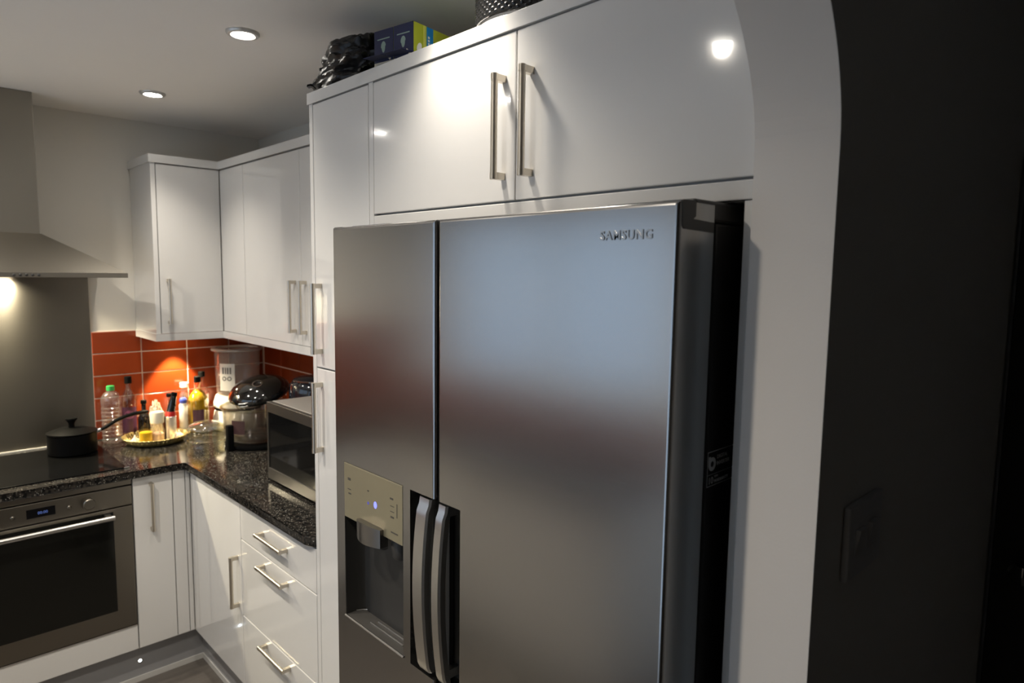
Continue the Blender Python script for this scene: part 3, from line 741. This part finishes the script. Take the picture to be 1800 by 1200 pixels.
def roundel(t, x, y, z, r, rr, mt, turn=0.):
    bm = bmesh.new(); ang = math.atan2(CAM.y-y, CAM.x-x)+turn; n = 20
    c = bm.verts.new((x+(r+.0014)*math.cos(ang), y+(r+.0014)*math.sin(ang), z)); ring = []
    for i in range(n):
        a = 2*PI*i/n; da = rr*math.cos(a)/r; ring.append(bm.verts.new((x+(r+.0012)*math.cos(ang+da), y+(r+.0012)*math.sin(ang+da), z+rr*math.sin(a))))
    for i in range(n): bm.faces.new((c, ring[i], ring[(i+1) % n]))
    obj('label_roundel', bm, mt, t, smooth='all')
x, y = -.077, 1.648
t = bottle('purple_label_bottle', 'clear bottle with purple round label and black cap, beside the ribbed bottle', x, y, ZW, .289, .0345, .0125, 'glass_bottle', 'black_plastic', .030, ('purple_label', .03, .150, .95), capr=.0150, shoulder=.66)
roundel(t, x, y, ZW+.115, .0345, .020, 'purple_pale')
# tray with its jars
tx, tyy, trr = -.012, 1.497, .131
def flute(a, r, z): return r*(1+(.022*math.cos(44*a) if r > .12 else 0))
t = tag(obj('fluted_tray', LT([(0, 0), (.10, 0), (.114, .003), (.1265, .020), (trr, .030), (trr+.003, .031), (trr, .033), (.125, .022), (.112, .006), (.10, .004), (0, .004)], (tx, tyy, ZW+.0003), seg=176, mod=flute), 'tray_gold', smooth=50), 'round fluted golden tray holding small jars', 'tray')
ZTR = ZW+.0048
t = bottle('soy_sauce_bottle', 'small black sauce bottle with slim neck at the back of the tray', -.030, 1.592, ZTR, .176, .026, .0095, 'soy_black', 'black_plastic', .014, shoulder=.55, seg=20)
# yellow jar
x, y = -.066, 1.436
t = thing('yellow_jar', 'small open glass jar of yellow spice on the tray', 'jar', (x, y, ZTR))
obj('glass', LT([(0, .001), (.0265, .001), (.028, .004), (.028, .066), (.0275, .068)], (x, y, ZTR), seg=24), 'glass_clear', t, smooth=50)
obj('contents', LT([(0, .003), (.0262, .003), (.0262, .058), (0, .060)], (x, y, ZTR), seg=24), 'yellow_fill', t, smooth=True)
x, y = -.016, 1.445
t = thing('salt_jar', 'glass jar of pink salt with tall cream lid on the tray', 'jar', (x, y, ZTR))
obj('glass', LT([(0, .001), (.026, .001), (.028, .005), (.027, .055), (.022, .085), (.022, .095)], (x, y, ZTR), seg=24), 'glass_clear', t, smooth=50)
obj('contents', LT([(0, .003), (.0262, .003), (.0258, .044), (.01, .050), (0, .051)], (x, y, ZTR), seg=24), 'salt_pink', t, smooth=True)
obj('lid', LT([(.024, .090), (.0275, .093), (.0300, .138), (.028, .142), (0, .143)], (x, y, ZTR), seg=28), 'cream_cap', t, smooth=35)
x, y = .049, 1.470
t = thing('steel_mill', 'slim steel spice mill with black and red head on the tray', 'mill', (x, y, ZTR))
obj('mill_body', LT([(0, 0), (.0225, 0), (.023, .003), (.023, .108), (.021, .110)], (x, y, ZTR), seg=28), 'mill_steel', t, smooth=35)
obj('collar', LT([(.0215, .110), (.0215, .126), (.019, .132), (0, .132)], (x, y, ZTR), seg=24), 'red_plastic', t, smooth=35)
Rt = Matrix.Rotation(.22, 3, 'Y')
hd_ = obj('head', LT([(.018, 0), (.017, .03), (.0125, .072), (.011, .076), (0, .076)], (x, y, ZTR+.130), seg=24, R=Rt), 'black_gloss', t, smooth=35)
obj('cap', LT([(.0125, .074), (.0135, .078), (.0125, .090), (0, .091)], (x, y, ZTR+.130), seg=20, R=Rt), 'black_plastic', t, smooth=35)
x, y = .022, 1.475
t = bottle('thin_brown_vial', 'thin brown vial between salt jar and steel mill', x, y, ZTR, .112, .0085, .005, 'sauce_brown', 'black_plastic', .012, shoulder=.72, seg=16)
x, y = .070, 1.545
t = bottle('brown_sauce_bottle', 'half full brown sauce bottle with red tinted neck beside the mill', x, y, ZTR, .203, .0245, .011, 'glass_bottle', 'black_plastic', .014, capr=.0145, shoulder=.50, fill=('sauce_brown', .085))
x, y = .166, 1.646
t = bottle('white_squeeze_bottle', 'clear bottle with flat white cap behind the golden oil bottle', x, y, ZW, .236, .024, .014, 'pet_clear', 'white_plastic', .02, capr=.020, shoulder=.74)
x, y = .136, 1.572
t = thing('blue_lid_jar', 'small white jar with round blue lid between sauce and oil bottles', 'jar', (x, y, ZW))
obj('jar_body', LT([(0, 0), (.018, 0), (.019, .003), (.019, .140), (.013, .150), (0, .15)], (x, y, ZW), seg=22), 'white_plastic', t, smooth=40)
obj('lid', LT([(.014, .149), (.0165, .156), (.0165, .166), (.011, .174), (0, .176)], (x, y, ZW), seg=22), 'blue_cap', t, smooth=True)
x, y = .203, 1.570
t = bottle('oil_bottle', 'golden cooking oil bottle with purple label and black cap', x, y, ZW, .272, .0465, .0150, 'glass_amber', 'black_plastic', .026, ('purple_label', .04, .115, .55), capr=.0155, shoulder=.62, fill=('oil_gold', .16))
obj('shoulder_oil', LT([(.0435, .157), (.041, .170), (.028, .192), (.013, .206), (0, .207)], (x, y, ZW), seg=28), 'oil_gold', t, smooth=True)
x, y = .247, 1.642
t = bottle('clear_spirit_bottle', 'empty clear bottle with black cap behind the oil bottle', x, y, ZW, .283, .034, .0125, 'glass_bottle', 'black_plastic', .024, capr=.0150, shoulder=.66)
for x, y, s, lab in ((-.104, 1.462, .021, 'pale ribbed bulb at the splashback end of the tray'), (.076, 1.452, .020, 'pale ribbed bulb on the tray next to the steel mill')):
    tag(obj('garlic_bulb', LT([(0, 0), (s*.6, .001), (s, s*.6), (s*.9, s*1.05), (s*.4, s*1.5), (s*.18, s*1.9), (s*.12, s*2.2), (0, s*2.2)], (x, y, ZTR), seg=40, mod=lambda a, r, z: r*(1+.07*math.cos(8*a))), 'garlic', smooth='all'), lab, 'garlic', 'garlic bulbs on the tray')
def crumple(name, c, r, mt, seed, amp=.35, freq=9., sub=4, floorz=None, par=None):
    bm = bmesh.new(); bmesh.ops.create_icosphere(bm, subdivisions=sub, radius=1)
    for v in bm.verts:
        n = v.co.normalized(); q = n*freq*.35+Vector((seed, seed*1.7, -seed))
        d = 1-abs(noise.noise(q))*amp*2+(noise.noise(q*2.7))*amp*.7+abs(noise.noise(q*6))*amp*.35
        p = Vector((n.x*r[0], n.y*r[1], n.z*r[2]))*d
        v.co = Vector(c)+p
        if floorz is not None and v.co.z < floorz: v.co.z = floorz
    return bm
tag(obj('plastic_packet', crumple('p', (.016, 1.578, ZTR+.085), (.030, .020, .088), 'packet_film', 3.1, sub=4, floorz=ZTR), 'packet_film'), 'crumpled pale plastic packet standing at the back of the tray', 'packet')

# glass dish ------------------------------------------------------------------
x, y = .172, 1.375
t = thing('glass_casserole', 'shallow round clear glass dish upside down on the worktop', 'dish', (x, y, ZW))
obj('dish_wall', LT([(.084, .0005), (.085, .006), (.079, .010), (.077, .045), (.083, .052), (.084, .058), (.076, .072), (.050, .086), (.018, .092), (0, .092)], (x, y, ZW), seg=48), 'dish_glass', t, smooth=50)
obj('rim', LT([(.081, .049), (.086, .052), (.087, .056), (.083, .060)], (x, y, ZW), seg=48), 'glass_amber', t, smooth=True)

# tall clear steamer in the corner ------------------------------------------------
x, y = .390, 1.550
t = thing('food_steamer', 'tall clear plastic container on a white appliance base in the corner', 'steamer', (x, y, ZW))
obj('base', LT([(0, .0005), (.118, .0005), (.121, .006), (.119, .05), (.112, .088), (.108, .098)], (x, y, ZW), seg=40), 'white_plastic', t, smooth=40)
obj('dark_band', LT([(.108, .0975), (.111, .1005), (.111, .106), (.108, .109)], (x, y, ZW), seg=40), 'black_plastic', t, smooth=40)
obj('collar', LT([(.108, .1085), (.114, .115), (.114, .135), (.104, .165), (.098, .172), (0, .173)], (x, y, ZW), seg=40), 'white_plastic', t, smooth=40)
ct = obj('container', LT([(.0, .176), (.096, .176), (.099, .185), (.104, .31), (.106, .390)], (x, y, ZW), seg=48), 'steamer_clear', t, smooth=40)
obj('rim', LT([(.105, .389), (.121, .392), (.122, .397), (.118, .402), (.100, .404), (.098, .398)], (x, y, ZW), seg=48), 'steamer_rim', t, smooth=40)
ang = math.atan2(CAM.y-y, CAM.x-x); rr = .1055
def curved(a0, a1, z0, z1, r, nm, mt, par):
    bm = bmesh.new(); n = 10
    q = [[bm.verts.new((x+r*math.cos(ang+a0+(a1-a0)*i/n), y+r*math.sin(ang+a0+(a1-a0)*i/n), z)) for i in range(n+1)] for z in (z0, z1)]
    for i in range(n): bm.faces.new((q[0][i], q[0][i+1], q[1][i+1], q[1][i]))
    return obj(nm, bm, mt, par, smooth='all')
lb = curved(-.12-.72, -.12, ZW+.200, ZW+.333, rr+.0012, 'label', 'label_pale', ct)
lb['label'] = 'white label with grey print'
for k, (a, w) in enumerate(((-.70, .09), (-.56, .06), (-.46, .07), (-.34, .07))):
    curved(a, a+w, ZW+.283, ZW+.315, rr+.0020, 'label_print', 'label_grey', ct)
for a in (-.66, -.42):
    bm = bmesh.new(); n = 20
    for ri, ro in ((.006, .011),):
        A = []; Bq = []
        for i in range(n):
            tt = 2*PI*i/n
            for L_, r_ in ((A, ri), (Bq, ro)):
                da = r_*math.cos(tt)/rr; L_.append(bm.verts.new((x+(rr+.002)*math.cos(ang+a+.06+da), y+(rr+.002)*math.sin(ang+a+.06+da), ZW+.260+r_*1.0*math.sin(tt))))
        for i in range(n): bm.faces.new((A[i], A[(i+1) % n], Bq[(i+1) % n], Bq[i]))
    obj('label_print', bm, 'label_grey', ct)

# halogen oven ---------------------------------------------------------------------
x, y = .325, 1.165
t = thing('halogen_cooker', 'round glass tabletop cooker with tilted black domed lid', 'cooker', (x, y, ZW))
obj('stand', LT([(0, .0005), (.135, .0005), (.140, .006), (.140, .016), (.128, .020), (0, .020)], (x, y, ZW), seg=44), 'black_plastic', t, smooth=40)
bw = obj('glass_bowl', LT([(0, .024), (.105, .024), (.128, .034), (.142, .060), (.147, .165), (.155, .172), (.157, .178), (.153, .183), (.144, .178), (.141, .165), (.136, .062), (.122, .040), (.10, .031), (0, .031)], (x, y, ZW), seg=56), 'bowl_glass', t, smooth=50)
obj('bowl_rim', LT([(.150, .171), (.1585, .175), (.1585, .181), (.150, .184)], (x, y, ZW), seg=56), 'glass_amber', t, smooth=True)
for k, an in enumerate((PI+.35, PI*1.5+.62, -.1)):
    cx_, cy_ = x+.155*math.cos(an), y+.155*math.sin(an)
    obj('stand_arm', B(cx_-.014, cx_+.014, cy_-.014, cy_+.014, ZW+.001, ZW+.115, bev=.004), 'black_plastic', t, smooth=40)
stk = bmesh.new(); an0 = math.atan2(CAM.y-y, CAM.x-x)
q = [[stk.verts.new((x+.1495*math.cos(an0-.78+.42*i/8), y+.1495*math.sin(an0-.78+.42*i/8), ZW+z_)) for i in range(9)] for z_ in (.075, .135)]
for i in range(8): stk.faces.new((q[0][i], q[0][i+1], q[1][i+1], q[1][i]))
part(obj('bowl_sticker', stk, 'maroon', bw, smooth='all'), 'dark maroon sticker')
gl = bmesh.new(); lathe(gl, [(.060, .036), (.090, .034), (.100, .048), (.092, .052), (.060, .050)], (x, y, ZW), seg=36, mod=lambda a, r, z: r*(1+.03*math.cos(18*a)))
obj('inner_rack', gl, 'bowl_glass', t, smooth=50)
RL = Matrix.Rotation(-.10, 3, Vector((.69, .72, 0))) @ Matrix.Rotation(.26, 3, Vector((.72, -.69, 0)))
lc = (x+.012, y-.006, ZW+.232)
lid = obj('lid', LT([(0, -.018), (.100, -.018), (.118, -.012), (.133, .000), (.135, .010), (.128, .026), (.108, .046), (.080, .060), (.045, .068), (0, .070)], lc, seg=48, R=RL), 'black_gloss', t, smooth=45)
obj('lid_glass_skirt', LT([(.114, -.016), (.112, -.034), (.104, -.040)], lc, seg=48, R=RL), 'bowl_glass', t, smooth=True)
def onlid(v): return tuple(Vector(lc)+RL @ Vector(v))
dn = Vector((CAM.x-x, CAM.y-y, 0)).normalized(); sd = Vector((-dn.y, dn.x, 0))
dc = dn*.055+Vector((0, 0, .0655))
dl_ = obj('dial_ring', LT([(.0175, -.004), (.0175, .004), (.0225, .004), (.0225, -.004)], onlid(dc), seg=28, R=RL @ Matrix.Rotation(.35, 3, sd)), 'chrome', lid, smooth=True)
hg = bmesh.new(); hb_ = dn*.112-sd*.065
for dz, w in ((.014, .026), (.000, .022)):
    tube(hg, [onlid(hb_-sd*w+Vector((0, 0, dz))), onlid(hb_+dn*.014+Vector((0, 0, dz+.002))), onlid(hb_+sd*w+Vector((0, 0, dz)))], .0032, 10)
obj('lid_grip_glint', hg, 'steel', lid, smooth=True)  # grip drawn as thin steel bars that stand in for its highlights
# dark pot behind the microwave -----------------------------------------------------
x, y = .470, .885
t = thing('slow_cooker', 'dark glossy pot with flat pale rimmed lid behind the microwave', 'pot', (x, y, ZW))
obj('pot_body', LT([(0, .0005), (.095, .0005), (.105, .01), (.112, .10), (.113, .27), (.108, .300), (.097, .312), (.094, .312)], (x, y, ZW), seg=44), 'pot_dark', t, smooth=40)
ld = obj('lid', LT([(.096, .3125), (.096, .318), (.085, .326), (.03, .334), (0, .335)], (x, y, ZW), seg=44), 'pot_dark', t, smooth=40)
obj('lid_rim', LT([(.090, .313), (.0985, .3145), (.0985, .3185), (.090, .321)], (x, y, ZW), seg=44), 'chrome', t, smooth=True)

# ------------------------------------------------------------------ things on top of the cabinets
bag = bmesh.new(); bmesh.ops.create_icosphere(bag, subdivisions=6, radius=1)
bc, br = Vector((.105, -.118, ZC+.042)), Vector((.102, .165, .104))
for v in bag.verts:
    n = v.co.normalized(); q = Vector((n.x*1.3, n.y*.9, n.z*2.4))+Vector((5.1, 2.2, .4))
    rg = lambda k: 1-2*abs(noise.noise(q*k))
    d = .84+.20*rg(1.1)+.10*rg(2.3)+.035*rg(5.)
    p = Vector((n.x*br.x, n.y*br.y, n.z*br.z))*d
    p.z -= .14*max(0, p.y) if p.y > 0 else 0
    v.co = bc+p
    if v.co.z < ZC+.0004: v.co.z = ZC+.0004
    v.co.x = max(v.co.x, .002+.01*abs(noise.noise(q*4)))
bgo = thing('bin_bag', 'crumpled black plastic bag on top of the larder cabinet', 'bag', (.105, -.115, ZC))
obj('bag_body', bag, 'bin_bag', bgo, smooth=28)
fl = bmesh.new()
rnd = random.Random(4)
def flap(base, tip, w, th=.003, bend=.006):
    base, tip, w = Vector(base), Vector(tip), Vector(w); n = 6; rows_ = []
    nn = (tip-base).cross(w).normalized()
    for i in range(n+1):
        t_ = i/n; c_ = base.lerp(tip, t_)+nn*bend*math.sin(t_*PI*2+base.y*40); ww = w*(1-.25*t_)
        rows_.append([fl.verts.new(c_-ww+nn*th), fl.verts.new(c_+nn*(th+bend*.6)), fl.verts.new(c_+ww+nn*th), fl.verts.new(c_+ww-nn*th), fl.verts.new(c_-ww-nn*th)])
    for a, b in zip(rows_, rows_[1:]):
        for k in range(5): fl.faces.new((a[k], a[(k+1) % 5], b[(k+1) % 5], b[k]))
    fl.faces.new(rows_[0]); fl.faces.new(rows_[-1])
flap((.10, -.13, ZC+.10), (.13, -.285, ZC+.098), (.035, 0, .012))
flap((.08, -.07, ZC+.06), (.06, -.008, ZC+.082), (.035, .01, .016))
flap((.09, -.10, ZC+.10), (.07, -.045, ZC+.118), (.04, 0, .012))
flap((.07, .0, ZC+.02), (.02, .018, ZC+.030), (.02, .02, .006))
flap((.09, -.09, ZC+.03), (.03, -.25, ZC+.012), (.02, .0, .012))
obj('loose_fold', fl, 'bin_bag', bgo)

def carton(y0, y1, lab, x0=.034, rot=math.radians(10)):
    z0, z1 = ZC+.0003, 2.266; ln = .285
    piv = Vector((x0, -.464, 0)); M = Matrix.Translation(piv) @ Matrix.Rotation(rot, 4, 'Z') @ Matrix.Translation(-piv)
    t = thing('food_bag_carton', lab, 'carton', (x0+ln/2, (y0+y1)/2, z0), 'cartons on the cabinets')
    def add(nm, bm, mt, par=t):
        bmesh.ops.transform(bm, matrix=M, verts=bm.verts); return obj(nm, bm, mt, par)
    bd_ = add('carton_body', B(x0+.0015, x0+ln, y0, y1, z0+.0005, z1, bev=.0012), 'lime_card')
    add('end_face', B(x0, x0+.0014, y0+.0006, y1-.0006, z0+.014, z1-.0005), 'navy_card')
    add('raw_edge', B(x0-.0002, x0+.0014, y0+.0006, y1-.0006, z0+.001, z0+.0138), 'card_inside')
    # opened tuck flap folded outwards
    f = bmesh.new(); pts_ = [(x0-.001, z0+.022), (x0-.036, z0+.018), (x0-.036, z0+.0168), (x0-.001, z0+.0195)]
    prism(f, pts_, 'y', y0+.004, y1-.001)
    add('open_flap', f, 'navy_card')
    c_ = ((y0+y1)/2, z0+.048); lf = bmesh.new()
    vs = [lf.verts.new((x0-.0006, c_[0]+.0085*math.sin(2*PI*i/20)*(1 if math.cos(2*PI*i/20) > 0 else .7), c_[1]+.013*math.cos(2*PI*i/20))) for i in range(20)]
    lf.faces.new(vs); add('leaf_print', lf, 'leaf_grey')
    add('line_print', B(x0-.0006, x0-.0001, y0+.012, y1-.012, z0+.0655, z0+.068), 'leaf_grey')
    pt = bmesh.new(); vs = [pt.verts.new((x0-.0008, c_[0]+a, b_)) for a, b_ in ((-.026, z0+.018), (-.012, z0+.031), (-.009, z0+.0275), (-.022, z0+.014))]; pt.faces.new(vs)
    add('torn_edge', pt, 'card_inside')
    # print on the long side facing the arch
    ys_ = y0-.0006
    add('blue_stripe', B(x0+.044, x0+.066, ys_, y0+.0005, z0+.002, z1-.001), 'blue_card')
    add('pale_stripe', B(x0+.033, x0+.041, ys_, y0+.0005, z0+.002, z1-.001), 'lime_pale')
    lf = bmesh.new(); vs = [lf.verts.new((x0+.019+.008*math.cos(2*PI*i/18)+.003*math.sin(2*PI*i/18), ys_-.0002, z0+.034+.011*math.sin(2*PI*i/18))) for i in range(18)]; lf.faces.new(vs)
    add('leaf_print', lf, 'print_white')
    wl = bmesh.new()
    for xc, n_ in ((x0+.051, 9), (x0+.060, 7)):
        zz = z0+.010
        for k in range(n_):
            w_ = rnd.uniform(.0045, .0065); box(wl, xc-.003, xc+.003, ys_-.0003, ys_+.0002, zz, zz+w_*.8); zz += w_+.0012
    add('lettering', wl, 'print_white')
    return t
carton(-.464, -.3985, 'navy ended lime green carton nearest the round black tin')
carton(-.3975, -.332, 'navy ended lime green carton beside the black plastic bag')

# round embossed tin
dx, dy, drr = .128, -.775, .129
t = thing('embossed_tin', 'round black embossed tin with shiny base ring above the fridge', 'tin', (dx, dy, ZC))
nA, nZ = 384, 96; hgt = .165
bm = bmesh.new(); rings = []
for j in range(nZ+1):
    ring = []
    for i in range(nA):
        a = 2*PI*i/nA                                   # staggered round bumps
        bmp = .0028*max(0, math.cos(48*a)*math.cos(PI*j/4)) if 2 < j < nZ-2 else 0
        rr_ = drr+bmp
        ring.append(bm.verts.new((dx+rr_*math.cos(a), dy+rr_*math.sin(a), ZC+.010+hgt*j/nZ)))
    rings.append(ring)
for a, b in zip(rings, rings[1:]):
    for i in range(nA): bm.faces.new((a[i], a[(i+1) % nA], b[(i+1) % nA], b[i]))
bm.faces.new(rings[0][::-1]); bm.faces.new(rings[-1])
obj('embossed_wall', bm, 'drum_black', t, smooth=60)
obj('base_ring', LT([(0, .0005), (.115, .0005), (.126, .0015), (.1285, .004), (.1285, .0095), (0, .0095)], (dx, dy, ZC), seg=64), 'chrome', t, smooth=40)
obj('bead', LT([(.127, .0095), (.1305, .0105), (.1305, .0135), (.127, .0145)], (dx, dy, ZC), seg=64), 'black_gloss', t, smooth=True)

# ------------------------------------------------------------------ hall
sw = thing('light_switch', 'dark double light switch plate on the shadowed hall wall', 'light switch', (.13, AY0, 1.26))
obj('back_plate', B(.060, .195, AY0-.010, AY0-.0005, 1.262, 1.372, bev=.003), 'switch_white', sw, smooth=30)
for a in (.085, .135):
    bm = bmesh.new(); prism(bm, [(AY0-.0102, 1.295), (AY0-.0102, 1.335), (AY0-.017, 1.335)], 'x', a, a+.030); obj('rocker', bm, 'switch_white', sw)
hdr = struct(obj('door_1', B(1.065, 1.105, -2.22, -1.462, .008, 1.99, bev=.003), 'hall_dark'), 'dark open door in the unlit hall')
kb = bmesh.new(); Rk = Matrix.Rotation(-PI/2, 3, 'Y')
lathe(kb, [(.026, 0), (.026, .005), (.010, .008), (.009, .028), (.020, .036), (.027, .050), (.022, .064), (0, .068)], (1.064, -1.530, 1.0), seg=24, R=Rk)
obj('door_knob', kb, 'black_gloss', hdr, smooth=True)
